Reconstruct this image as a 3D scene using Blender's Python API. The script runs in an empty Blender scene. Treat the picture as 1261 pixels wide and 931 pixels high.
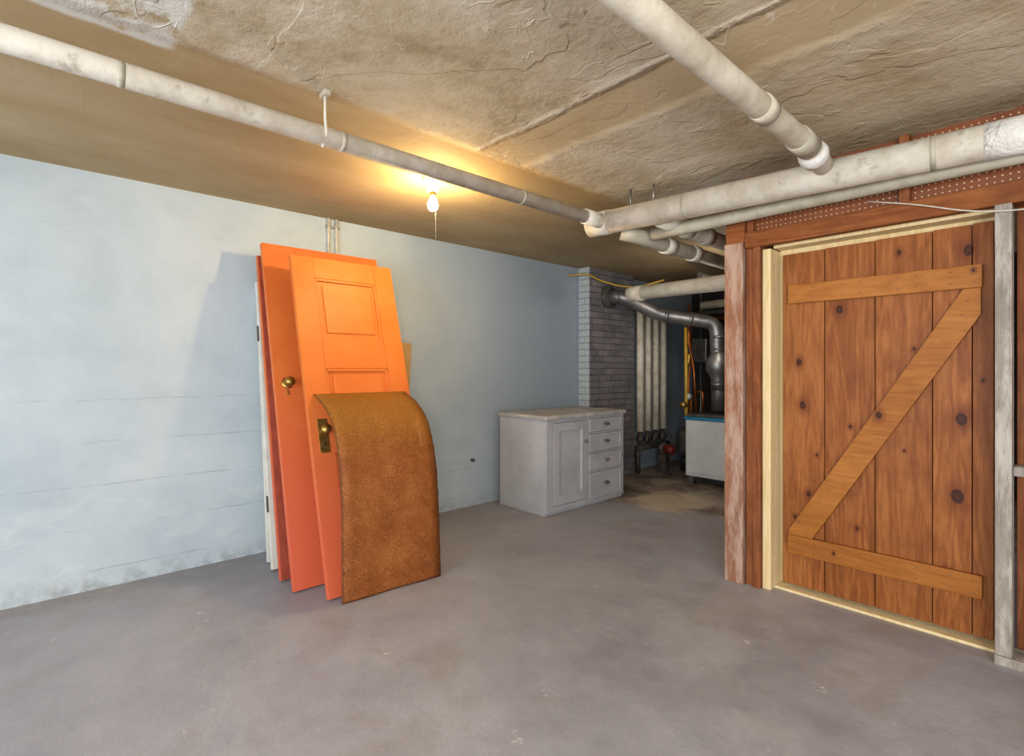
import bpy, bmesh, math, random
from mathutils import Vector, Matrix
random.seed(4)
scene=bpy.context.scene
try:
    scene.view_settings.view_transform='Standard'
    scene.view_settings.look='None'
except Exception: pass

# ------------------------------------------------------------------ helpers
def lin(c):
    return c/12.92 if c<=0.04045 else ((c+0.055)/1.055)**2.4
def C(h):
    h=h.lstrip('#')
    return tuple(lin(int(h[i:i+2],16)/255) for i in (0,2,4))+(1,)

class NT:
    def __init__(s,name):
        s.m=bpy.data.materials.new(name); s.m.use_nodes=True
        s.t=s.m.node_tree; s.n=s.t.nodes; s.l=s.t.links
        s.b=s.n['Principled BSDF']
        s.tc=s.n.new('ShaderNodeTexCoord')
        s.co=s.tc.outputs['Object']
    def put(s,sock,v):
        if v is None: return
        if isinstance(v,bpy.types.NodeSocket): s.l.new(v,sock)
        else: sock.default_value=v
    def math(s,op,a,b=None,c=None,clamp=False):
        n=s.n.new('ShaderNodeMath'); n.operation=op; n.use_clamp=clamp
        s.put(n.inputs[0],a); s.put(n.inputs[1],b); s.put(n.inputs[2],c)
        return n.outputs[0]
    def map(s,scale=(1,1,1),loc=(0,0,0),co=None,rot=(0,0,0)):
        n=s.n.new('ShaderNodeMapping'); s.l.new(co or s.co,n.inputs[0])
        n.inputs['Scale'].default_value=scale; n.inputs['Location'].default_value=loc
        n.inputs['Rotation'].default_value=rot
        return n.outputs[0]
    def noise(s,scale=5,detail=5,rough=.6,co=None,dist=0):
        n=s.n.new('ShaderNodeTexNoise'); s.l.new(co or s.co,n.inputs['Vector'])
        n.inputs['Scale'].default_value=scale; n.inputs['Detail'].default_value=detail
        n.inputs['Roughness'].default_value=rough; n.inputs['Distortion'].default_value=dist
        return n.outputs['Fac']
    def vor(s,scale=5,feature='F1',co=None):
        n=s.n.new('ShaderNodeTexVoronoi'); n.feature=feature; s.l.new(co or s.co,n.inputs['Vector'])
        n.inputs['Scale'].default_value=scale
        return n.outputs['Distance']
    def ramp(s,f,stops):
        n=s.n.new('ShaderNodeValToRGB'); s.l.new(f,n.inputs[0])
        e=n.color_ramp.elements
        while len(e)<len(stops): e.new(.5)
        for i,(p,c) in enumerate(stops):
            e[i].position=p
            e[i].color=C(c) if isinstance(c,str) else (c,c,c,1)
        return n.outputs[0]
    def step(s,f,a,b):
        n=s.n.new('ShaderNodeMapRange'); n.interpolation_type='SMOOTHSTEP'
        s.put(n.inputs[0],f)
        if a<b:
            n.inputs[1].default_value=a; n.inputs[2].default_value=b
        else:
            n.inputs[1].default_value=b; n.inputs[2].default_value=a
            n.inputs[3].default_value=1; n.inputs[4].default_value=0
        return n.outputs[0]
    def mix(s,f,a,b,mode='MIX'):
        n=s.n.new('ShaderNodeMix'); n.data_type='RGBA'; n.blend_type=mode
        s.put(n.inputs[0],f)
        s.put(n.inputs[6],C(a) if isinstance(a,str) else a)
        s.put(n.inputs[7],C(b) if isinstance(b,str) else b)
        return n.outputs[2]
    def xyz(s):
        n=s.n.new('ShaderNodeSeparateXYZ'); s.l.new(s.co,n.inputs[0]); return n.outputs
    def bump(s,h,strength=.3,dist=.01):
        n=s.n.new('ShaderNodeBump'); s.l.new(h,n.inputs['Height'])
        n.inputs['Strength'].default_value=strength; n.inputs['Distance'].default_value=dist
        s.l.new(n.outputs[0],s.b.inputs['Normal'])
    def fin(s,col,rough=.7,metal=0,spec=None):
        s.put(s.b.inputs['Base Color'],C(col) if isinstance(col,str) else col)
        s.put(s.b.inputs['Roughness'],rough); s.put(s.b.inputs['Metallic'],metal)
        if spec is not None: s.b.inputs['Specular IOR Level'].default_value=spec
        return s.m

def simple(name,c1,c2,scale=8,rough=.6,metal=0,bump=.2,bd=.005,map=(1,1,1),lo=.35,hi=.65,detail=5,dirt=None,dth=(.56,.7)):
    t=NT(name); f=t.noise(scale,detail,.6,t.map(map))
    col=t.ramp(f,[(lo,c1),(hi,c2)])
    if dirt: col=t.mix(t.math('MULTIPLY',t.step(t.noise(scale*1.7,6,.75,t.map(map,(5,3,1))),*dth),.55),col,dirt)
    if bump: t.bump(t.noise(scale*3,4,.65,t.map(map)),bump,bd)
    return t.fin(col,rough,metal)

def new_mesh(name,bm,mat,parent=None,smooth=False):
    me=bpy.data.meshes.new(name); bm.normal_update(); bm.to_mesh(me); bm.free()
    o=bpy.data.objects.new(name,me); scene.collection.objects.link(o)
    if mat: me.materials.append(mat)
    if smooth:
        for p in me.polygons: p.use_smooth=True
    if parent: o.parent=parent
    return o
def empty(name):
    o=bpy.data.objects.new(name,None); o.empty_display_size=.1
    scene.collection.objects.link(o); return o
def bm_box(bm,a,b,bev=0):
    x0,y0,z0=[min(p,q) for p,q in zip(a,b)]; x1,y1,z1=[max(p,q) for p,q in zip(a,b)]
    r=bmesh.ops.create_cube(bm,size=1)
    for v in r['verts']:
        v.co=Vector(((x0+x1)/2+v.co.x*(x1-x0),(y0+y1)/2+v.co.y*(y1-y0),(z0+z1)/2+v.co.z*(z1-z0)))
    if bev:
        es=list({e for v in r['verts'] for e in v.link_edges})
        bmesh.ops.bevel(bm,geom=es,offset=bev,segments=2,affect='EDGES',profile=.6)
def box(name,a,b,mat,parent=None,bev=.003,M=None):
    bm=bmesh.new(); bm_box(bm,a,b,bev)
    o=new_mesh(name,bm,mat,parent)
    if M is not None: o.matrix_world=M
    return o
def boxes(name,lst,mat,parent=None,bev=.003,M=None):
    bm=bmesh.new()
    for a,b in lst: bm_box(bm,a,b,bev)
    o=new_mesh(name,bm,mat,parent)
    if M is not None: o.matrix_world=M
    return o
def prism(name,pl,n0,n1,mat,parent=None,M=None,axis='z'):
    bm=bmesh.new()
    f=(lambda p,n:(p[0],p[1],n)) if axis=='z' else (lambda p,n:(p[0],n,p[1]))
    a=[bm.verts.new(f(p,n0)) for p in pl]; b=[bm.verts.new(f(p,n1)) for p in pl]
    bm.faces.new(a); bm.faces.new(b[::-1])
    for i in range(len(pl)): bm.faces.new((a[i],b[i],b[(i+1)%len(pl)],a[(i+1)%len(pl)]))
    bmesh.ops.recalc_face_normals(bm,faces=bm.faces)
    o=new_mesh(name,bm,mat,parent)
    if M is not None: o.matrix_world=M
    return o
def fillet(pts,r,n=8):
    pts=[Vector(p) for p in pts]; out=[pts[0]]
    for i in range(1,len(pts)-1):
        a,b,c=pts[i-1],pts[i],pts[i+1]
        rr=min(r,(a-b).length*.48,(c-b).length*.48)
        s=b+(a-b).normalized()*rr; e=b+(c-b).normalized()*rr
        for k in range(n+1):
            t=k/n; out.append(s*(1-t)**2+b*2*t*(1-t)+e*t*t)
    out.append(pts[-1]); return out
def tube(name,pts,r,mat,parent=None,fr=.08,seg=20,n=8):
    pts=fillet(pts,fr,n) if len(pts)>2 else [Vector(p) for p in pts]
    bm=bmesh.new(); rings=[]
    up=None
    for i,p in enumerate(pts):
        d=(pts[min(i+1,len(pts)-1)]-pts[max(i-1,0)]).normalized()
        if up is None:
            up=Vector((0,0,1)) if abs(d.z)<.9 else Vector((1,0,0))
        s=d.cross(up).normalized(); up=s.cross(d).normalized()
        rings.append([bm.verts.new(p+s*math.cos(2*math.pi*k/seg)*r+up*math.sin(2*math.pi*k/seg)*r) for k in range(seg)])
    for a,b in zip(rings,rings[1:]):
        for k in range(seg): bm.faces.new((a[k],a[(k+1)%seg],b[(k+1)%seg],b[k]))
    bm.faces.new(rings[0][::-1]); bm.faces.new(rings[-1])
    bmesh.ops.recalc_face_normals(bm,faces=bm.faces)
    o=new_mesh(name,bm,mat,parent)
    for f in o.data.polygons: f.use_smooth=len(f.vertices)==4
    return o
def lathe(name,prof,loc,axis,mat,parent=None,seg=28):
    ax=Vector(axis).normalized(); q=Vector((0,0,1)).rotation_difference(ax)
    bm=bmesh.new(); rings=[]
    for r,h in prof:
        rings.append([bm.verts.new(q@Vector((max(r,1e-4)*math.cos(2*math.pi*k/seg),max(r,1e-4)*math.sin(2*math.pi*k/seg),h))+Vector(loc)) for k in range(seg)])
    for a,b in zip(rings,rings[1:]):
        for k in range(seg): bm.faces.new((a[k],a[(k+1)%seg],b[(k+1)%seg],b[k]))
    bm.faces.new(rings[0][::-1]); bm.faces.new(rings[-1])
    bmesh.ops.recalc_face_normals(bm,faces=bm.faces)
    o=new_mesh(name,bm,mat,parent)
    for f in o.data.polygons: f.use_smooth=len(f.vertices)==4
    return o

# ------------------------------------------------------------------ materials
WX=-3.78; H=2.37
def mat_wall():
    t=NT('painted_concrete_wall'); X,Y,Z=t.xyz()
    n1=t.noise(1.2,5,.6); n2=t.noise(14,5,.7)
    base=t.ramp(n1,[(.3,'#a8b8c3'),(.5,'#b6c4cd'),(.72,'#c3cfd6')])
    zz=t.math('ADD',Z,t.math('MULTIPLY',t.noise(2.2,4,.75),.03))
    fr=t.math('FRACT',t.math('DIVIDE',zz,.243))
    ln=t.math('ABSOLUTE',t.math('SUBTRACT',fr,.5))
    line=t.step(ln,.020,0.0)
    brk=t.step(t.noise(2.5,5,.75,t.map((1,.6,5))),.46,.58)
    low=t.step(Z,1.5,.7)
    lm=t.math('MULTIPLY',t.math('MULTIPLY',line,brk),t.math('MULTIPLY_ADD',low,.8,.12))
    col=t.mix(t.math('MULTIPLY',lm,.3),base,'#98a3aa')
    grime=t.math('MULTIPLY',t.step(Z,.14,.0),t.step(t.noise(10,6,.75),.42,.62))
    col=t.mix(t.math('MULTIPLY',grime,.6),col,'#868a8b')
    lowl=t.math('MULTIPLY',t.step(Z,.75,.45),t.step(t.noise(3,5,.6,t.map((1,1,2.5))),.5,.6))
    col=t.mix(t.math('MULTIPLY',lowl,.25),col,'#cdd6da')
    blot=t.step(t.noise(2.3,6,.75,t.map((1,1,1.6),(2,6,1))),.52,.68)
    col=t.mix(t.math('MULTIPLY',blot,.22),col,'#9aa8af')
    spot=t.step(t.noise(11,6,.8),.70,.75)
    col=t.mix(t.math('MULTIPLY',spot,.4),col,'#98a0a4')
    far_shade=t.step(Y,1.7,4.2)
    col=t.mix(far_shade,col,'#8f9faf')  # falloff of light along the wall, painted into its colour
    h=t.math('ADD',t.math('MULTIPLY',n2,.35),t.math('MULTIPLY',lm,-1.0))
    h=t.math('ADD',h,t.math('MULTIPLY',t.noise(3,3),.9))
    h=t.math('ADD',h,t.math('MULTIPLY',lowl,.2))
    t.bump(h,.45,.014)
    return t.fin(col,.6)
def mat_ceiling():
    t=NT('trowelled_plaster_ceiling'); X,Y,Z=t.xyz()
    n1=t.noise(.9,6,.7,dist=.6); n2=t.noise(3.6,7,.70)
    rough_zone=t.step(t.math('ADD',X,t.math('MULTIPLY',n2,.05)),-2.10,-2.03)
    base=t.ramp(t.math('ADD',t.math('MULTIPLY',n1,.6),t.math('MULTIPLY',n2,.4)),[(.36,'#948467'),(.45,'#b0a289'),(.54,'#c0b5a1'),(.64,'#cdc5b5')])
    smooth=t.ramp(t.noise(1.6,6,.65,t.map((1,.4,1))),[(.3,'#9a825b'),(.5,'#ab9672'),(.7,'#b9a786')])
    col=t.mix(rough_zone,smooth,base)
    wob=t.math('MULTIPLY',t.math('SUBTRACT',t.noise(2.5,5,.6),.5),.12)
    yy=t.math('ADD',Y,wob)
    band=t.math('MULTIPLY',t.math('MULTIPLY',t.step(yy,1.66,1.70),t.step(yy,2.02,1.94)),rough_zone)
    col=t.mix(t.math('MULTIPLY',band,.65),col,'#b7a17c')
    right=t.math('MULTIPLY',t.step(X,-1.3,-.7),t.step(Y,1.3,1.9))
    col=t.mix(t.math('MULTIPLY',right,.4),col,'#b39f7e')
    s1=t.step(t.math('ABSOLUTE',t.math('SUBTRACT',t.noise(1.0,3,.5,t.map((1,3.0,1),(4,1,0),rot=(0,0,.45)),.8),.5)),.004,.0)
    s2=t.step(t.math('ABSOLUTE',t.math('SUBTRACT',t.noise(1.2,3,.5,t.map((2.5,1,1),(1,7,0),rot=(0,0,.2)),1.0),.48)),.005,.0)
    sm_=t.step(t.noise(1.7,3,.6,t.map((1,1,1),(9,2,0))),.50,.6)
    scr=t.math('MULTIPLY',t.math('MULTIPLY',t.math('MAXIMUM',s1,s2),sm_),rough_zone)
    col=t.mix(t.math('MULTIPLY',scr,.5),col,'#ded6c8')
    dk=t.step(t.noise(7,6,.8),.64,.73)
    col=t.mix(t.math('MULTIPLY',dk,.35),col,'#7d6d52')
    edge=t.step(t.math('ABSOLUTE',t.math('SUBTRACT',yy,1.66)),.03,.0)
    edge=t.math('MULTIPLY',edge,t.math('MULTIPLY',rough_zone,t.step(n2,.4,.5)))
    col=t.mix(t.math('MULTIPLY',edge,.5),col,'#d8d0bf')
    wx=t.math('ADD',X,wob)
    pm=t.math('MULTIPLY',t.math('MULTIPLY',t.step(wx,-2.16,-2.13),t.step(wx,-1.74,-1.77)),t.step(yy,.36,.33))
    pm=t.math('MULTIPLY',pm,t.step(n2,.36,.46))
    col=t.mix(t.math('MULTIPLY',pm,.85),col,'#cfd0cc')
    back_shade=t.math('MULTIPLY',t.step(Y,2.6,4.8),t.step(n1,.2,.6))
    col=t.mix(t.math('MULTIPLY',back_shade,.5),col,'#6f604a')  # weaker light toward the back, darkened into the ceiling colour
    rr=t.math('MULTIPLY_ADD',rough_zone,.86,.14)
    rr=t.math('MULTIPLY',rr,t.math('SUBTRACT',1.0,t.math('MULTIPLY',band,.7)))
    h=t.math('ADD',t.math('MULTIPLY',n2,1.3),t.math('MULTIPLY',t.noise(24,4,.7),.26))
    h=t.math('ADD',h,t.math('MULTIPLY',scr,.25))
    lay=t.step(t.noise(1.5,4,.55,t.map((1,1.4,1),(2,2,0)),.6),.50,.512)
    h=t.math('ADD',h,t.math('MULTIPLY',lay,.28))
    h=t.math('MULTIPLY',h,rr)
    h=t.math('ADD',h,t.math('MULTIPLY',edge,.4))
    t.bump(h,.60,.03)
    return t.fin(col,.8,spec=.2)
def mat_floor():
    t=NT('painted_concrete_floor'); X,Y,Z=t.xyz()
    n1=t.noise(.8,6,.6,dist=.5); n2=t.noise(4,7,.74)
    base=t.ramp(t.math('ADD',t.math('MULTIPLY',n1,.6),t.math('MULTIPLY',n2,.4)),[(.36,'#82818a'),(.47,'#93939c'),(.60,'#a3a3ac')])
    st=t.step(t.noise(1.3,7,.72,dist=.6),.52,.66)
    col=t.mix(t.math('MULTIPLY',st,.4),base,'#8f897b')
    lt=t.step(t.noise(1.3,7,.75,t.map((1,1,1),(5,9,0)),.3),.52,.66)
    col=t.mix(t.math('MULTIPLY',lt,.35),col,'#aeadb2')
    chip=t.step(t.noise(6,6,.72,t.map((1,1,1),(3,2,0)),.2),.655,.675)
    col=t.mix(t.math('MULTIPLY',chip,.65),col,'#cbc9c4')
    chip2=t.step(t.noise(9,6,.75,t.map((1,1,1),(7,1,0)),.2),.68,.70)
    col=t.mix(t.math('MULTIPLY',chip2,.45),col,'#716d69')
    scuff=t.math('MULTIPLY',t.step(t.noise(3,6,.8,t.map((1,6,1),(0,5,0),rot=(0,0,.5))),.62,.68),t.step(n1,.45,.6))
    col=t.mix(t.math('MULTIPLY',scuff,.35),col,'#b9b8ba')
    bare=t.step(t.math('ADD',t.math('ADD',Y,t.math('MULTIPLY',X,-.35)),t.math('MULTIPLY',n2,.5)),5.2,5.4)
    bc=t.ramp(t.noise(2.2,6,.7,t.map((1,1,1),(1.2,.4,0))),[(.38,'#5d554c'),(.48,'#80746a'),(.58,'#a49786')])
    col=t.mix(bare,col,bc)
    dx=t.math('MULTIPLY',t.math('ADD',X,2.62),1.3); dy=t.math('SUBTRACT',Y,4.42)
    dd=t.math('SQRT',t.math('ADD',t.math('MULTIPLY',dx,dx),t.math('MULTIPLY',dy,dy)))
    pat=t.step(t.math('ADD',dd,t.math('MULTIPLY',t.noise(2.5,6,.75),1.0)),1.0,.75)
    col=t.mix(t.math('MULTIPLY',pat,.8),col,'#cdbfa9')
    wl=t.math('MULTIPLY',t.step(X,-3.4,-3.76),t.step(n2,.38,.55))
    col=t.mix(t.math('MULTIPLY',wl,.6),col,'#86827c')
    t.bump(t.math('ADD',t.math('ADD',t.math('MULTIPLY',n2,.7),t.math('MULTIPLY',t.noise(1.5,3),.6)),t.math('MULTIPLY',chip,-.15)),.4,.015)
    return t.fin(col,t.ramp(n2,[(.35,.36),(.65,.66)]),spec=.38)
def mat_brick():
    t=NT('painted_brick')
    n=t.n.new('ShaderNodeTexBrick')
    X,Y,Z=t.xyz(); cmb=t.n.new('ShaderNodeCombineXYZ')
    t.l.new(t.math('ADD',X,Y),cmb.inputs[0]); t.l.new(Z,cmb.inputs[1])
    t.l.new(cmb.outputs[0],n.inputs['Vector'])
    n.inputs['Scale'].default_value=1; n.inputs['Brick Width'].default_value=.21; n.inputs['Row Height'].default_value=.07
    n.inputs['Mortar Size'].default_value=.005; n.inputs['Mortar Smooth'].default_value=.6
    n.inputs['Color1'].default_value=C('#8b8990'); n.inputs['Color2'].default_value=C('#76757c'); n.inputs['Mortar'].default_value=C('#6c6b72')
    side=t.step(Y,4.44,4.425)
    dirt=t.step(t.noise(4,6,.75),.42,.60)
    c0=t.mix(t.math('MULTIPLY',dirt,.55),n.outputs['Color'],'#505055')
    col=t.mix(side,c0,'#b4bec6')
    h=t.math('ADD',t.math('MULTIPLY',n.outputs['Fac'],-.8),t.math('MULTIPLY',t.noise(26,5,.7),1.2))
    t.bump(h,1.0,.018); return t.fin(col,.40)
def mat_wood(name,cols,axis='Z',scale=1,knots=(),rough=.45,dark='#260f05',bump=.15,tintv=.35,grime=None):
    t=NT(name)
    oi=t.n.new('ShaderNodeObjectInfo')
    add=t.n.new('ShaderNodeVectorMath'); add.operation='ADD'
    cmb=t.n.new('ShaderNodeCombineXYZ'); r7=t.math('MULTIPLY',oi.outputs['Random'],17.0)
    for i in range(3): t.l.new(r7,cmb.inputs[i])
    t.l.new(t.co,add.inputs[0]); t.l.new(cmb.outputs[0],add.inputs[1])
    co=add.outputs[0]
    s={'Z':(1,1,.10),'X':(.10,1,1),'Y':(1,.10,1)}[axis]
    m=t.map(tuple(k*scale for k in s),co=co)
    big=t.noise(6,3,.5,m,1.0)
    wv=t.math('FRACT',t.math('MULTIPLY',big,9.0))
    wv=t.math('ABSOLUTE',t.math('SUBTRACT',wv,.5))
    fine=t.noise(60,4,.7,m)
    lowf=t.noise(2,2,.5,m)
    f=t.math('ADD',t.math('ADD',t.math('MULTIPLY',wv,.25),t.math('MULTIPLY',fine,.5)),t.math('MULTIPLY',lowf,.42))
    col=t.ramp(f,[(.32,cols[0]),(.48,cols[1]),(.66,cols[2])])
    col=t.mix(t.math('MULTIPLY',oi.outputs['Random'],tintv),col,cols[0])
    if grime:
        g=t.step(t.noise(3,6,.75),.46,.66)
        col=t.mix(t.math('MULTIPLY',g,.45),col,grime)
    if knots:
        X,Y,Z=t.xyz(); wob=t.math('MULTIPLY',t.noise(24,4,.7),.8)
        for (kx,kz,kr) in knots:
            dx=t.math('SUBTRACT',X,kx); dz=t.math('MULTIPLY',t.math('SUBTRACT',Z,kz),.7)
            d=t.math('SQRT',t.math('ADD',t.math('MULTIPLY',dx,dx),t.math('MULTIPLY',dz,dz)))
            d=t.math('DIVIDE',d,kr)
            d=t.math('ADD',d,t.math('SUBTRACT',wob,.4))
            halo=t.step(d,3.2,.8); core=t.step(d,1.05,.7); inner=t.step(d,.6,.3)
            col=t.mix(t.math('MULTIPLY',halo,.6),col,'#602a10')
            col=t.mix(t.math('MULTIPLY',core,.9),col,dark)
            col=t.mix(t.math('MULTIPLY',inner,.4),col,'#54270c')
    t.bump(fine,bump,.003)
    return t.fin(col,rough,spec=.2)
def mat_peg():
    t=NT('pegboard'); X,Y,Z=t.xyz()
    fx=t.math('SUBTRACT',t.math('FRACT',t.math('DIVIDE',X,.0254)),.5)
    fz=t.math('SUBTRACT',t.math('FRACT',t.math('DIVIDE',Z,.0254)),.5)
    d=t.math('SQRT',t.math('ADD',t.math('MULTIPLY',fx,fx),t.math('MULTIPLY',fz,fz)))
    hole=t.step(d,.16,.10)
    base=t.ramp(t.noise(5,5),[(.3,'#6b3516'),(.7,'#854720')])
    return t.fin(t.mix(t.math('MULTIPLY',hole,.9),base,'#dcc08c'),.55)

M_wall=mat_wall(); M_ceil=mat_ceiling(); M_floor=mat_floor(); M_brick=mat_brick()
M_dark=simple('dark_wall','#151414','#232120',3,.9)  # near-black colour for the back wall
M_pipe=simple('canvas_pipe_wrap','#bab2a0','#dad6ca',7,.65,0,.5,.006,lo=.32,hi=.6,dirt='#8d8370')
M_pipe2=simple('grey_painted_pipe','#98927f','#b6b0a0',8,.55,0,.3,dirt='#7a725f')
M_pipeB=simple('beige_painted_pipe','#aaa18d','#cbc4b4',7,.6,0,.4,dirt='#837964')
M_plaster=simple('plaster_joint','#d0d0cc','#e8e7e2',12,.8,0,.9,.012)
M_galv=simple('galvanised_steel','#75777a','#a3a5a8',6,.42,.8,.1)
M_brass=simple('aged_brass','#94793a','#c2a25c',20,.35,.9,.15)
M_copper=simple('copper_pipe_metal','#8a4b27','#b56d3c',12,.4,.85,.1)
M_black=simple('black_enamel','#131314','#232325',10,.45,0,.1)
M_iron=simple('cast_iron','#3c3a38','#5a5652',14,.6,.3,.4)
M_red=simple('red_enamel','#5c1815','#7a2420',10,.45)
M_yellow=simple('yellow_hose','#b08a2a','#cfa93e',8,.5)
M_wire=simple('cable_sheath','#b8b4a6','#d3cfc2',30,.5,0,0)
M_porc=simple('porcelain','#cfcabd','#e5e1d6',8,.3,0,0)
M_cab=simple('grey_cabinet_paint','#a3a5ac','#b3b5bb',4,.5,0,.12,.004,dirt='#8e8e93',dth=(.58,.72))
M_cabedge=simple('worn_cabinet_top','#a09d99','#c3c0bc',9,.5,0,.2,dirt='#857d72')
M_boiler=simple('boiler_enamel','#b8bcbc','#cbcecd',3,.4,0,.03)
M_blue=simple('blue_trim','#1f6a92','#2d82ad',5,.4,0,0)
M_whitedoor=simple('white_door_paint','#c9c8c0','#dddcd5',6,.5,0,.1)
def mat_orange(name,a,b,c,red):
    t=NT(name); X,Y,Z=t.xyz(); n=t.noise(3,6,.65)
    col=t.ramp(n,[(.3,a),(.5,b),(.72,c)])
    col=t.mix(t.math('MULTIPLY',t.step(Y,1.45,.25),.8),col,red)  # redder lower end: gradient of the light put into the door colour
    wear=t.step(t.noise(16,7,.8),.66,.72)
    col=t.mix(t.math('MULTIPLY',wear,.4),col,'#a94a24')
    t.bump(t.noise(25,4,.6,t.map((1,.15,1))),.12,.003)
    return t.fin(col,t.ramp(t.noise(5,4),[(.3,.42),(.7,.56)]),spec=.35)
M_orange=mat_orange('orange_door_paint','#cd6a26','#d4742d','#da7e39','#cb5a42')
M_orange2=mat_orange('orange_door_paint_faded','#ca652a','#d06d30','#d6783a','#c95841')
M_redwood=simple('dark_red_door_edge','#8b3726','#a84a33',9,.6,0,.2)
def mat_hard():
    t=NT('hardboard_sheet_fibre'); X,Y,Z=t.xyz()
    n=t.noise(4,7,.75); sp=t.noise(120,3,.8); g=t.vor(110)
    col=t.ramp(n,[(.3,'#733c16'),(.5,'#894c1f'),(.7,'#a06331')])
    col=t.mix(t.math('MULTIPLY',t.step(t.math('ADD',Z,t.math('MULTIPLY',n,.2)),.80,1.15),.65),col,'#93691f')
    col=t.mix(t.math('MULTIPLY',t.step(sp,.51,.66),.48),col,'#b87c42')
    col=t.mix(t.math('MULTIPLY',t.step(sp,.48,.33),.55),col,'#4c240c')
    sc=t.step(t.noise(3,6,.8,t.map((1,6,1))),.64,.68)
    col=t.mix(t.math('MULTIPLY',sc,.3),col,'#b38658')
    w=t.math('MULTIPLY',t.noise(30,3,.7),.02)
    e=t.math('MAXIMUM',t.step(t.math('ADD',Y,w),1.206,1.200),t.math('MAXIMUM',t.step(t.math('ADD',Y,w),1.790,1.796),t.step(t.math('ADD',Z,w),.024,.018)))
    col=t.mix(t.math('MULTIPLY',e,.6),col,'#4f2a14')
    t.bump(t.math('ADD',g,sp),.45,.0025); return t.fin(col,.68,spec=.28)
M_hard=mat_hard()
M_card=simple('cardboard','#9a7a4c','#ab8a5a',10,.85,0,.1)
knots=[(-.385,1.02,.024),(-.40,.66,.027),(-.88,1.57,.018),(-1.06,1.05,.018),(-1.03,.56,.012),(-.36,1.80,.02),(-.62,1.83,.011),(-1.08,1.29,.015),(-.83,.95,.008),(-.44,.30,.011),(-.60,.85,.006),(-.31,1.2,.007),(-.99,.78,.006),(-.80,.42,.008),(-.56,1.35,.007),(-1.10,.42,.008)]
M_fir=mat_wood('stained_fir_plank',['#663514','#895025','#aa6d3a'],'Z',1,knots,.48,grime='#6d3c19')
M_batten=mat_wood('varnished_fir_batten',['#834b1b','#9c6226','#b27638'],'X',1,[(-.70,1.02,.014),(-.34,1.70,.007),(-.9,.27,.006)],.48,grime='#835022')
M_pine=mat_wood('new_pine',['#cdb27e','#dbc697','#e8d8b2'],'Z',1,(),.55)
M_stud=mat_wood('redwood_stud',['#663619','#834c2b','#9a6540'],'Z',1,(),.6,grime='#4f3020')
M_header=mat_wood('redwood_header',['#653517','#7f4823','#945c33'],'X',1,(),.6,grime='#55301a')
def mat_worn(name,wc,a,b,th):
    t=NT(name); m=t.map((1,1,.12))
    col=t.ramp(t.noise(30,6,.7,m),[(.3,a),(.7,b)])
    col=t.mix(t.math('MULTIPLY',t.step(t.noise(14,6,.75,t.map((1,1,.2))),th,th+.2),.7),col,wc)
    t.bump(t.noise(50,5,.7,m),.4,.004); return t.fin(col,.7)
M_wornpost=mat_worn('worn_whitewashed_post','#b59f92','#70452f','#97694f',.40)
M_greystud=mat_worn('weathered_grey_stud','#bab7b0','#70685e','#958e86',.42)

# ------------------------------------------------------------------ room shell
box('floor',(WX-.2,-3.2,-.15),(2.4,7.2,0),M_floor,bev=0)
box('ceiling',(WX-.2,-3.2,H),(2.4,7.2,H+.15),M_ceil,bev=0)
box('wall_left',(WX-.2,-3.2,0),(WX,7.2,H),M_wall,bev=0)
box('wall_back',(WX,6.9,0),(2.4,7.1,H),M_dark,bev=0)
box('wall_chimney',(WX,4.42,0),(-3.63,5.27,H),M_brick,bev=.006)
box('wall_storage',(-1.42,3.24,0),(-1.38,6.9,H),M_stud,bev=0)

# ------------------------------------------------------------------ partition
pt=empty('wall_partition')
box('corner_post',(-1.445,3.02,0),(-1.335,3.13,1.99),M_wornpost,pt,.004)
box('post_top_block',(-1.44,3.03,1.99),(-1.33,3.13,2.20),M_header,pt,.003)
box('post_stud',(-1.33,3.05,0),(-1.285,3.15,1.96),M_stud,pt,.003)
box('trimmer_stud',(-1.28,3.03,0),(-1.243,3.15,1.96),M_stud,pt,.003)
box('jamb_pine',(-1.24,3.06,0),(-1.195,3.24,1.935),M_pine,pt,.002)
box('head_jamb_pine',(-1.195,3.10,1.940),(-.262,3.24,1.958),M_pine,pt,.002)
box('head_stop_pine',(-1.195,3.195,1.86),(-.262,3.235,1.940),M_pine,pt,.002)
box('side_stop_pine',(-1.195,3.195,.02),(-1.13,3.235,1.86),M_pine,pt,.002)
box('sill_pine',(-1.195,3.115,0),(-.262,3.235,.014),M_pine,pt,.002)
box('header_board',(-1.325,3.02,1.95),(2.3,3.06,2.04),M_header,pt,.003)
box('header_core',(-1.33,3.06,1.958),(2.3,3.16,2.04),M_header,pt,.002)
box('pegboard_panel',(-1.325,3.10,2.041),(2.3,3.106,H),mat_peg(),pt,0)
boxes('cripple_studs',[((x,3.05,2.042),(x+.04,3.098,H)) for x in (-.60,.2,1.0,1.8)]+[((-1.325,3.05,2.042),(-1.29,3.098,H))],M_stud,pt,.002)
box('latch_stud',(-.258,3.0,0.042),(-.205,3.10,1.948),M_greystud,pt,.004)
box('latch_stud_back',(-.258,3.105,0.042),(-.215,3.2,1.956),M_stud,pt,.003)
boxes('open_studs',[((x,3.03,.042),(x+.045,3.13,1.948)) for x in (.2,.65,1.1,1.6,2.1)],M_greystud,pt,.003)
box('bottom_plate',(-.26,3.0,0),(2.3,3.14,.04),M_greystud,pt,.003)
boxes('blocking',[((-.204,3.04,.80),(.198,3.12,.84))],M_greystud,pt,.003)
boxes('rear_sheathing',[((-.20+i*.205,3.16,.02),(.0+i*.205,3.18,1.958)) for i in range(12)],M_stud,pt,.003)
bm=bmesh.new()
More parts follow.
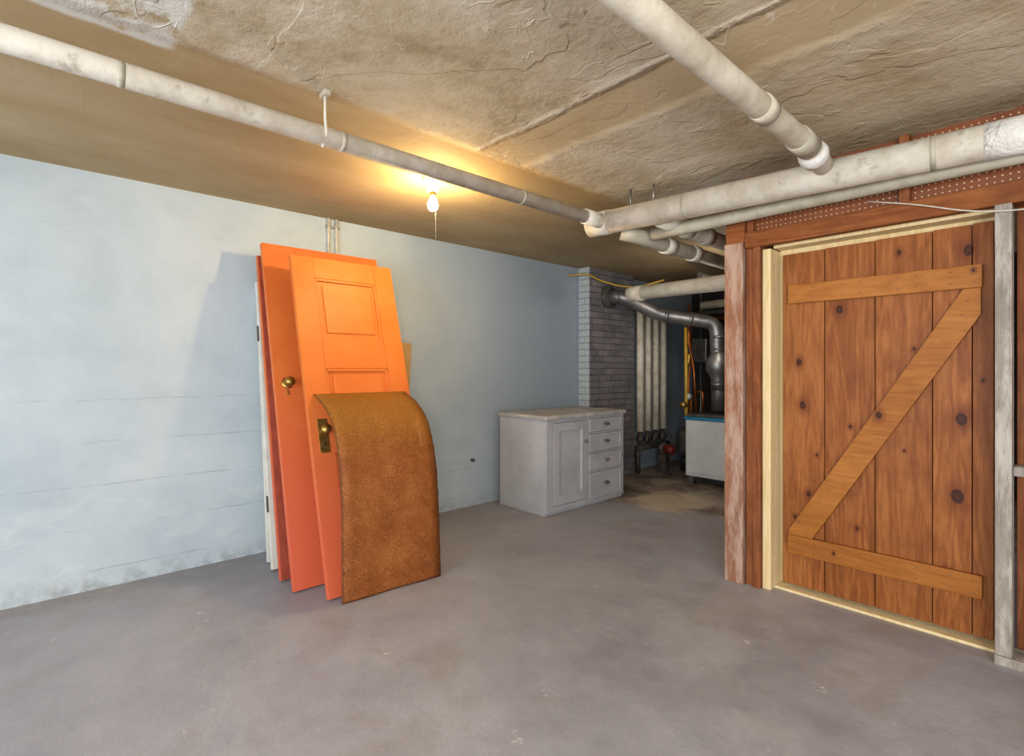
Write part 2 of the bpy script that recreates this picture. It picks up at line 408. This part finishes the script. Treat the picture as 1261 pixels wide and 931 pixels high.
for z in (.2,.45,.8,1.1,1.42,1.7,1.85):
    r=bmesh.ops.create_circle(bm,cap_ends=True,radius=.004,segments=8)
    for v in r['verts']: v.co=Vector((-1.1945,3.11+v.co.x,z+v.co.y))
new_mesh('jamb_nails',bm,M_iron,pt)

dr=empty('door_1')
xs=[-1.168,-.951,-.721,-.490,-.347,-.2725]
for i in range(5):
    box('plank_%d'%(i+1),(xs[i]+.0018,3.155,.035),(xs[i+1]-.0018,3.18,1.905+.003*i),M_fir,dr,.003)
box('top_batten',(-1.13,3.128,1.62),(-.31,3.154,1.725),M_batten,dr,.004)
box('bottom_batten',(-1.13,3.128,.215),(-.31,3.154,.32),M_batten,dr,.004)
pl=[(-1.125,.322),(-1.005,.322),(-.315,1.50),(-.315,1.618),(-.375,1.618),(-1.125,.345)]
prism('diagonal_brace',pl,3.129,3.154,M_batten,dr,axis='y')
bm=bmesh.new()
scr=[(x,z) for x in (-1.08,-1.0,-.86,-.78,-.62,-.55,-.42,-.34) for z in (1.645,1.70,.24,.295)]+[(-1.07,.40),(-1.03,.45),(-.72,1.0),(-.66,1.05),(-.38,1.5),(-.36,1.56)]
for x,z in scr:
    r=bmesh.ops.create_circle(bm,cap_ends=True,radius=.0032,segments=8)
    for v in r['verts']: v.co=Vector((x+v.co.x,3.1275,z+v.co.y))
new_mesh('screw_heads',bm,M_iron,dr)

# ------------------------------------------------------------------ leaning doors
def lean(by,bx,tx,tz,lift=.012):
    L=Vector((tx-bx,0,tz)).normalized(); W=Vector((0,1,0)); N=W.cross(L)
    return Matrix(((W.x,L.x,N.x,bx),(W.y,L.y,N.y,by),(W.z,L.z,N.z,lift),(0,0,0,1)))
def panel_door(name,M,w,h,mat,panels,margin,th=.036):
    e=empty(name)
    lst=[]
    m=margin
    lst.append(((0,0,-th),(m,h,0))); lst.append(((w-m,0,-th),(w,h,0)))
    ys=[0]+[q for p in panels for q in p]+[h]
    for i in range(0,len(ys),2): lst.append(((m+.0005,ys[i],-th),(w-m-.0005,ys[i+1],0)))
    boxes('frame',lst,mat,e,.0025,M)
    for i,(a,b) in enumerate(panels):
        box('panel_%d'%(i+1),(m,a,-th+.008),(w-m,b,-.018),mat,e,0,M)
        k=.018
        boxes('moulding_%d'%(i+1),[((m,a,-.018),(w-m,a+k,-.004)),((m,b-k,-.018),(w-m,b,-.004)),((m,a,-.018),(m+k,b,-.004)),((w-m-k,a,-.018),(w-m,b,-.004))],mat,e,.004,M)
        box('raised_field_%d'%(i+1),(m+.045,a+.045,-.018),(w-m-.045,b-.045,-.009),mat,e,.005,M)
    return e
def plate(parent,M,x,y,kind):
    if kind=='rect':
        box('lock_plate',(x-.03,y-.10,.0),(x+.03,y+.10,.004),M_brass,parent,.002,M)
        o=lathe('door_knob',[(.012,0),(.011,.025),(.022,.032),(.029,.042),(.030,.052),(.024,.062),(.0,.066)],(x,y+.03,.003),(0,0,1),M_brass,parent); o.matrix_world=M
        o=lathe('keyhole',[(.007,0),(.007,.001),(0,.001)],(x,y-.045,.0042),(0,0,1),M_black,parent); o.matrix_world=M
    else:
        o=lathe('rosette',[(.036,0),(.033,.004),(.018,.006),(0,.006)],(x,y,0),(0,0,1),M_brass,parent); o.matrix_world=M
        o=lathe('door_knob',[(.011,0),(.011,.022),(.022,.03),(.028,.04),(.028,.05),(.02,.06),(0,.062)],(x,y,.005),(0,0,1),M_brass,parent); o.matrix_world=M
        o=box('keyhole_escutcheon',(x-.008,y-.075,0),(x+.008,y-.045,.003),M_brass,parent,.001,M)
MB=lean(1.145,-2.724,-3.313,1.965)
dB=panel_door('orange_panel_door',MB,.69,2.04,M_orange,[(.22,.78),(1.0,1.30),(1.49,1.90)],.135)
plate(dB,MB,.075,.89,'rect')
MA=lean(1.043,-2.953,-3.535,2.064)
dA=panel_door('orange_panel_door.001',MA,.80,2.13,M_orange2,[(.22,.95),(1.15,1.98)],.2)
plate(dA,MA,.075,1.20,'round')
boxes('hinges',[((.80,1.85,-.03),(.808,1.95,-.004)),((.80,.25,-.03),(.808,.35,-.004))],M_iron,dA,.001,MA)
MC=lean(1.045,-3.16,-3.62,2.03)
dC=panel_door('red_panel_door',MC,.76,2.03,M_redwood,[(.22,.95),(1.15,1.85)],.13)
boxes('painted_edge',[((-.004,.0,-.034),(0,2.03,-.004))],M_orange2,dC,.0,MC)
MD=lean(1.06,-3.37,-3.69,1.80)
dD=panel_door('white_panel_door',MD,.72,1.85,M_whitedoor,[(.22,.8),(1.0,1.65)],.12)
boxes('hinges',[((-.006,.35,-.03),(0,.45,-.004)),((-.006,1.45,-.03),(0,1.55,-.004))],M_iron,dD,.001,MD)
ME=lean(1.08,-3.52,-3.742,1.77)
dE=panel_door('white_panel_door.001',ME,.72,1.80,M_whitedoor,[(.22,.8),(1.0,1.6)],.12,th=.03)
prism('cardboard_sheet',[(.1,0),(.7,0),(1.02,1.5),(.3,1.55)],-.045,-.040,M_card,None,MA)

# curved hardboard sheet
prof=[(-2.618,0.0),(-2.624,.15),(-2.632,.3),(-2.645,.535),(-2.675,.72),(-2.727,.872),(-2.79,.962),(-2.868,1.026),(-2.955,1.068),(-3.045,1.098)]
def cr(P,n=6):
    out=[]
    for i in range(len(P)-1):
        p0=P[max(i-1,0)];p1=P[i];p2=P[i+1];p3=P[min(i+2,len(P)-1)]
        for k in range(n):
            t=k/n
            out.append(tuple(.5*((2*p1[j])+(-p0[j]+p2[j])*t+(2*p0[j]-5*p1[j]+4*p2[j]-p3[j])*t*t+(-p0[j]+3*p1[j]-3*p2[j]+p3[j])*t**3) for j in (0,1)))
    out.append(P[-1]); return out
pp=cr(prof); bm=bmesh.new(); rows=[]
for i,(x,z) in enumerate(pp):
    rows.append([bm.verts.new((x-(1-j/10)*.03*max(0,1-z)+.003*math.sin(j*.9+z*3),1.184+.606*j/10+(random.uniform(-.002,.002) if j in (0,10) else 0),z+.004+(random.uniform(-.002,.002) if i==0 else 0))) for j in range(11)])
for a,b in zip(rows,rows[1:]):
    for j in range(10): bm.faces.new((a[j],a[j+1],b[j+1],b[j]))
bmesh.ops.recalc_face_normals(bm,faces=bm.faces)
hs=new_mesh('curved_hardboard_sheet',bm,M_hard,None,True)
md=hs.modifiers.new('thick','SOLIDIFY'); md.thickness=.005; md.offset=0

# ------------------------------------------------------------------ cabinet
cb=empty('storage_cabinet')
cx0,cx1,cy0,cy1=-3.66,-3.055,3.165,4.25
boxes('carcass',[((cx0,cy0,0.0),(cx1-.02,cy1,.822))],M_cab,cb,.004)
box('top_slab',(cx0-.005,cy0-.02,.823),(cx1+.018,cy1+.02,.855),M_cabedge,cb,.005)
fx=cx1-.02
boxes('face_frame',[((fx,cy0,0.03),(cx1,cy0+.085,.822)),((fx,3.69,.03),(cx1,3.725,.822)),((fx,cy1-.035,.03),(cx1,cy1,.822)),
  ((fx,cy0+.086,.79),(cx1,3.689,.822)),((fx,3.726,.797),(cx1,cy1-.036,.822)),((fx,cy0+.086,.03),(cx1,3.689,.07)),((fx,3.726,.03),(cx1,cy1-.036,.055)),
  ((fx,3.726,.655),(cx1,cy1-.036,.670)),((fx,3.726,.475),(cx1,cy1-.036,.492)),((fx,3.726,.300),(cx1,cy1-.036,.317))],M_cab,cb,.002)
y0,y1,z0,z1=cy0+.09,3.686,.075,.786
boxes('cabinet_door',[((fx,y0,z0),(cx1+.004,y0+.065,z1)),((fx,y1-.065,z0),(cx1+.004,y1,z1)),((fx,y0+.066,z1-.07),(cx1+.004,y1-.066,z1)),((fx,y0+.066,z0),(cx1+.004,y1-.066,z0+.08)),((fx,y0+.06,z0+.07),(cx1-.014,y1-.06,z1-.065))],M_cab,cb,.002)
o=lathe('door_latch',[(.014,0),(.014,.01),(.008,.018),(.015,.028),(0,.034)],(cx1+.004,y1-.03,.60),(1,0,0),M_galv,cb)
for i,(a,b) in enumerate([(.674,.793),(.496,.651),(.321,.471),(.059,.296)]):
    box('drawer_%d'%(i+1),(fx,3.731,a),(cx1+.001,cy1-.041,b),M_cab,cb,.002)
    yA,yB=3.731,cy1-.041; k=.022
    boxes('drawer_rim_%d'%(i+1),[((cx1+.001,yA,a),(cx1+.008,yA+k,b)),((cx1+.001,yB-k,a),(cx1+.008,yB,b)),((cx1+.001,yA+k,b-k),(cx1+.008,yB-k,b)),((cx1+.001,yA+k,a),(cx1+.008,yB-k,a+k))],M_cab,cb,.002)
    bm=bmesh.new(); yc=(yA+yB)/2; zc=(a+b)/2; n=12; m=6
    g=[]
    for k in range(n+1):
        th=math.pi*k/n
        g.append([bm.verts.new((cx1+.003+.026*math.sin(math.pi/2*j/m)*math.sin(th)**.5,yc+.045*math.cos(th),zc-.006+.028*math.cos(math.pi/2*j/m)*math.sin(th))) for j in range(m+1)])
    for k in range(n):
        for j in range(m): bm.faces.new((g[k][j],g[k+1][j],g[k+1][j+1],g[k][j+1]))
    o=new_mesh('cup_pull_%d'%(i+1),bm,M_galv,cb,True); s=o.modifiers.new('s','SOLIDIFY'); s.thickness=.003
# ------------------------------------------------------------------ ceiling pipes
pa=empty('ceiling_pipe')
tube('run',[(-2.085,-3.1,2.2),(-2.085,2.55,2.2)],.040,M_pipe,pa)
for y in (.18,.92,1.95): tube('joint_%d'%int(y*10+20),[(-2.085,y,2.2),(-2.085,y+.02,2.2)],.0408,M_pipe2,pa)
for y in (.85,-1.2):
    tube('hanger_strap_%d'%int(y*10+20),[(-2.085,y,2.155),(-2.04,y,2.2),(-2.06,y,2.25),(-2.06,y,H)],.006,M_pipe,pa,.03,8)
    box('hanger_plate_%d'%int(y*10+20),(-2.09,y-.012,H-.02),(-2.03,y+.012,H),M_pipe2,pa,.002)
tube('end_reducer',[(-2.085,2.5,2.2),(-2.085,2.72,2.2)],.047,M_pipe,pa)
pc=empty('ceiling_pipe.001')
tube('run',[(-2.16,2.70,2.2),(.9,2.985,2.172),(2.3,2.99,2.165)],.073,M_pipe,pc,.05,28)
tube('elbow_cap',[(-2.20,2.695,2.2),(-2.05,2.71,2.2)],.077,M_pipe,pc,seg=28)
for x in (-1.55,-.45,.3):
    y=2.70+(x+2.16)/3.06*.285; z=2.2-(x+2.16)/3.06*.028
    tube('band_%d'%int((x+3)*10),[(x,y,z),(x+.02,y+.002,z)],.0742,M_pipe2,pc,seg=28)
tube('plaster_patch',[(-.28,2.875,2.183),(-.05,2.896,2.181)],.0755,M_plaster,pc,seg=28)
tube('hanger_1',[(-1.75,2.74,2.26),(-1.75,2.74,H)],.006,M_galv,pc,seg=8)
tube('hanger_2',[(-1.9,2.72,2.26),(-1.9,2.72,H)],.006,M_galv,pc,seg=8)
pb=empty('ceiling_pipe.002')
tube('run',[(-.80,-3.1,2.25),(-.835,2.60,2.25),(-.84,2.80,2.21)],.046,M_pipeB,pb,.12,24)
tube('coupling_1',[(-.829,2.02,2.25),(-.831,2.10,2.25)],.050,M_pipe,pb,seg=24)
tube('coupling_2',[(-.834,2.42,2.25),(-.836,2.56,2.25)],.054,M_pipe2,pb,seg=24)
lathe('plaster_collar',[(.0,0),(.058,.0),(.064,.03),(.055,.07),(0,.075)],(-.838,2.60,2.243),(0,1,-.3),M_plaster,pb)
pd=empty('ceiling_pipe.003')
tube('run',[(-1.88,2.93,2.12),(-1.6,2.96,2.13),(.9,3.0,2.135),(2.3,3.0,2.135)],.038,M_pipe2,pd,.1,20)
pe=empty('ceiling_pipe.004')
tube('run',[(-2.02,2.79,2.14),(-1.94,2.86,2.11),(-1.93,3.2,2.10),(-1.90,5.6,2.08)],.05,M_pipe2,pe,.1,24)
for y in (3.15,3.5): tube('coupling_%d'%int(y*10),[(-1.93,y,2.10),(-1.93,y+.1,2.10)],.058,M_pipe,pe,seg=24)
pf=empty('ceiling_pipe.005')
tube('run',[(-1.74,2.80,2.17),(-1.74,3.0,2.16),(-1.72,5.6,2.14)],.052,M_pipe,pf,.1,24)
for y in (3.05,3.32): tube('coupling_%d'%int(y*10),[(-1.74,y,2.16),(-1.739,y+.09,2.158)],.060,M_pipe2,pf,seg=24)
pg=empty('ceiling_pipe.006')
tube('run',[(-3.0,4.36,2.0),(-1.45,4.36,2.0)],.068,M_pipe,pg,.1,24)
tube('end_cap',[(-3.06,4.36,2.0),(-2.9,4.36,2.0)],.074,M_pipe,pg,seg=24)
ph=empty('ceiling_pipe.007')
tube('run_low',[(-3.1,5.9,2.02),(-1.45,5.9,2.04)],.05,M_pipe2,ph,.1,20)
tube('run_low_2',[(-3.4,5.92,1.93),(-1.45,5.95,1.94)],.028,M_iron,ph,.1,16)
tube('run_low_3',[(-3.55,6.3,1.9),(-1.45,6.3,1.9)],.03,M_copper,ph,.1,16)
tube('run_low_4',[(-2.6,4.9,2.2),(-2.6,6.8,2.2)],.03,M_iron,ph,.1,16)

# flue
fl=empty('flue_pipe')
lathe('wall_thimble',[(.0,0),(.13,.0),(.13,.02),(.115,.04),(0,.04)],(-3.63,4.76,2.07),(1,0,0),M_iron,fl)
tube('flue_run',[(-3.60,4.76,2.07),(-3.42,4.80,2.05),(-3.20,5.10,1.86),(-2.72,5.5,1.76),(-2.70,5.5,1.2),(-2.70,5.5,.80)],.075,M_galv,fl,.11,28,3)
for p,q in [((-3.47,4.79,2.055),(-3.44,4.796,2.052)),((-3.20+.05,5.14,1.85),(-3.12,5.167,1.844)),((-2.95,5.31,1.81),(-2.92,5.335,1.804)),((-2.70,5.5,1.62),(-2.70,5.5,1.59)),((-2.70,5.5,1.48),(-2.70,5.5,1.46)),((-2.70,5.5,1.1),(-2.70,5.5,1.07))]:
    tube('seam',[p,q],.079,M_galv,fl,seg=28)
lathe('draft_hood',[(.077,.42),(.08,.40),(.13,.33),(.13,.22),(.10,.18),(.078,.12),(.078,0)],(-2.70,5.5,1.02),(0,0,1),M_galv,fl)
bo=empty('boiler')
box('jacket',(-2.95,5.25,.09),(-2.30,5.85,.70),M_boiler,bo,.01)
box('front_panel',(-2.93,5.235,.13),(-2.32,5.249,.66),M_boiler,bo,.006)
box('top_trim',(-2.96,5.235,.701),(-2.29,5.86,.735),M_blue,bo,.006)
box('top_cap',(-2.94,5.26,.736),(-2.31,5.84,.765),M_iron,bo,.006)
boxes('feet',[((-2.93,5.27,0),(-2.87,5.33,.09)),((-2.38,5.27,0),(-2.32,5.33,.09)),((-2.93,5.77,0),(-2.87,5.83,.09)),((-2.38,5.77,0),(-2.32,5.83,.09))],M_iron,bo,.003)
box('base_skirt',(-2.9,5.29,.04),(-2.35,5.8,.089),M_black,bo,.003)
lathe('pressure_gauge',[(.04,0),(.04,.03),(.034,.034),(0,.034)],(-2.97,5.35,.95),(.5,-1,0),M_galv,bo)
tube('gas_pipe',[(-2.98,5.32,.74),(-2.98,5.32,1.05),(-3.0,5.34,1.72)],.018,M_yellow,bo,.05,12)
tube('copper_feed',[(-2.93,5.45,.74),(-2.96,5.45,1.25),(-3.05,5.5,1.55),(-3.05,5.5,2.0)],.014,M_copper,bo,.05,12)
tube('copper_feed_2',[(-3.02,5.50,.10),(-3.02,5.50,.9),(-2.95,5.5,1.0),(-2.88,5.5,1.0),(-2.88,5.5,.74)],.014,M_copper,bo,.04,12)
lathe('gate_valve',[(.0,0),(.03,.0),(.03,.02),(.012,.03),(.012,.06),(.035,.065),(.035,.072),(0,.072)],(-2.98,5.30,.86),(0,-1,0),M_brass,bo)
lathe('air_vent',[(.0,0),(.03,.0),(.035,.02),(.035,.12),(.02,.14),(0,.14)],(-3.05,5.5,1.3),(0,0,1),M_brass,bo)
rs=empty('heating_riser_pipes')
for i,y in enumerate((5.38,5.54,5.71,5.88)):
    tube('riser_%d'%(i+1),[(-3.62,y,.50),(-3.62,y,2.0)],.045,M_pipe,rs,seg=20)
    tube('stub_%d'%(i+1),[(-3.62,y,.30),(-3.62,y,.50)],.022,M_iron,rs,seg=14)
    lathe('valve_body_%d'%(i+1),[(.02,0),(.04,.02),(.045,.05),(.04,.08),(.02,.1)],(-3.62,y,.36),(0,0,1),M_iron,rs)
    lathe('valve_wheel_%d'%(i+1),[(.006,0),(.006,.06),(.03,.062),(.03,.07),(0,.07)],(-3.58,y,.41),(1,0,0),M_galv,rs)
tube('manifold',[(-3.62,5.30,.30),(-3.62,6.0,.30)],.032,M_iron,rs,.06,16)
tube('manifold_leg',[(-3.62,5.33,.30),(-3.62,5.33,.0)],.03,M_iron,rs,seg=14)
tube('manifold_leg_2',[(-3.62,5.95,.30),(-3.62,5.95,.0)],.03,M_iron,rs,seg=14)
cp=empty('circulator_pump')
lathe('motor',[(0,0),(.045,.0),(.055,.02),(.055,.12),(.04,.14),(0,.15)],(-3.42,5.62,.29),(1,-.4,0),M_red,cp)
lathe('volute',[(0,0),(.075,0),(.08,.03),(.06,.05),(0,.05)],(-3.47,5.64,.29),(1,-.4,0),M_iron,cp)
box('pump_stand',(-3.50,5.58,0),(-3.40,5.68,.22),M_iron,cp,.004)
et=empty('expansion_tank')
lathe('tank',[(0,.10),(.07,.11),(.12,.15),(.13,.20),(.13,.36),(.12,.41),(.07,.45),(0,.46)],(-3.30,5.95,.08),(0,0,1),M_iron,et)
lathe('base_ring',[(.10,0),(.10,.16),(.09,.17),(.09,.17)],(-3.30,5.95,0),(0,0,1),M_black,et)
tube('tank_line',[(-3.30,5.95,.52),(-3.30,5.95,1.1),(-3.28,6.0,1.85)],.013,M_copper,et,.05,10)
jb=empty('control_box')
box('enclosure',(-3.48,6.35,1.35),(-3.28,6.45,1.65),M_galv,jb,.006)
box('cover',(-3.47,6.338,1.36),(-3.29,6.349,1.64),M_iron,jb,.003)
tube('conduit',[(-3.38,6.4,1.65),(-3.38,6.4,H)],.012,M_galv,jb,seg=10)
tube('conduit_low',[(-3.38,6.4,1.35),(-3.38,6.4,.0)],.012,M_galv,jb,seg=10)

# ------------------------------------------------------------------ bulb fixture
lb=empty('ceiling_light_bulb')
bx,by=-2.571,1.705
lathe('porcelain_base',[(0,0),(.062,0),(.062,.012),(.050,.022),(.032,.035),(.030,.075),(.026,.08),(0,.08)],(bx,by,H),(0,0,-1),M_porc,lb)
lathe('socket_collar',[(.02,.08),(.0205,.10),(.014,.105)],(bx,by,H),(0,0,-1),M_brass,lb)
t=NT('glowing_bulb_glass'); t.b.inputs['Emission Color'].default_value=(1,.70,.32,1); t.b.inputs['Emission Strength'].default_value=760
M_bulb=t.fin('#fff0d0',.3)
lathe('bulb_glass',[(.013,.104),(.015,.115),(.022,.13),(.029,.147),(.030,.16),(.026,.177),(.016,.188),(0.0,.192)],(bx,by,H),(0,0,-1),M_bulb,lb)
tube('pull_chain',[(bx+.02,by,H-.07),(bx+.03,by+.0,H-.3),(bx+.03,by,H-.36)],.0012,M_wire,lb,.01,6)

wc=empty('wall_conduit')
tube('conduit_1',[(-3.765,1.58,H),(-3.765,1.58,2.10)],.012,M_wire,wc,seg=10)
tube('conduit_2',[(-3.765,1.64,H),(-3.765,1.64,2.02)],.012,M_wire,wc,seg=10)
box('conduit_clip',(-3.78,1.56,2.30),(-3.755,1.66,2.318),M_galv,wc,.001)
tube('outlet_stub',[(-3.78,2.93,.42),(-3.75,2.93,.42)],.016,M_iron,wc,seg=10)
yc=empty('yellow_cable')
tube('cable',[(-3.77,4.25,2.27),(-3.6,4.36,2.28),(-3.55,4.5,2.22),(-3.45,4.7,2.17),(-3.3,4.85,2.15),(-3.0,4.9,2.2)],.009,M_yellow,yc,.08,8)
hc=empty('hanging_cable')
tube('cable',[(-.72,3.008,2.075),(-.52,2.985,2.01),(-.33,2.98,1.93),(-.15,2.98,1.90),(.3,2.98,1.93)],.003,M_wire,hc,.1,8)

# ------------------------------------------------------------------ lights
def area(name,loc,tgt,sx,sy,p,col):
    l=bpy.data.lights.new(name,'AREA'); l.shape='RECTANGLE'; l.size=sx; l.size_y=sy; l.energy=p; l.color=col
    o=bpy.data.objects.new(name,l); scene.collection.objects.link(o); o.location=loc
    o.rotation_euler=(Vector(tgt)-Vector(loc)).to_track_quat('-Z','Y').to_euler(); return o
area('assumed_daylight_fill',(-.9,-2.6,1.3),(-1.4,2.5,1.4),2.6,1.6,110,(.95,.98,1))  # unseen area light added behind the camera as assumed daylight; no window is built
area('warm_fill',(1.5,-.9,1.3),(-1.0,3.0,1.5),1.2,1.0,95,(1,.94,.85))  # unseen warm fill light added behind the camera
l=bpy.data.lights.new('boiler_room_fill','POINT'); l.energy=9; l.shadow_soft_size=.1; l.color=(1,.88,.74)  # unseen fill light added to brighten the boiler corner
o=bpy.data.objects.new('boiler_room_fill',l); scene.collection.objects.link(o); o.location=(-2.3,4.7,1.9)
w=bpy.data.worlds.new('World'); scene.world=w; w.use_nodes=True
w.node_tree.nodes['Background'].inputs[0].default_value=(.94,.96,1,1); w.node_tree.nodes['Background'].inputs[1].default_value=1.3

cam=bpy.data.cameras.new('camera'); co=bpy.data.objects.new('camera',cam); scene.collection.objects.link(co)
co.location=(0,0,1.25); co.rotation_euler=(math.radians(90),0,math.radians(47.8))
cam.lens=36*640/1261; cam.sensor_width=36; cam.shift_y=-10.5/1261; cam.clip_start=.02
scene.camera=co
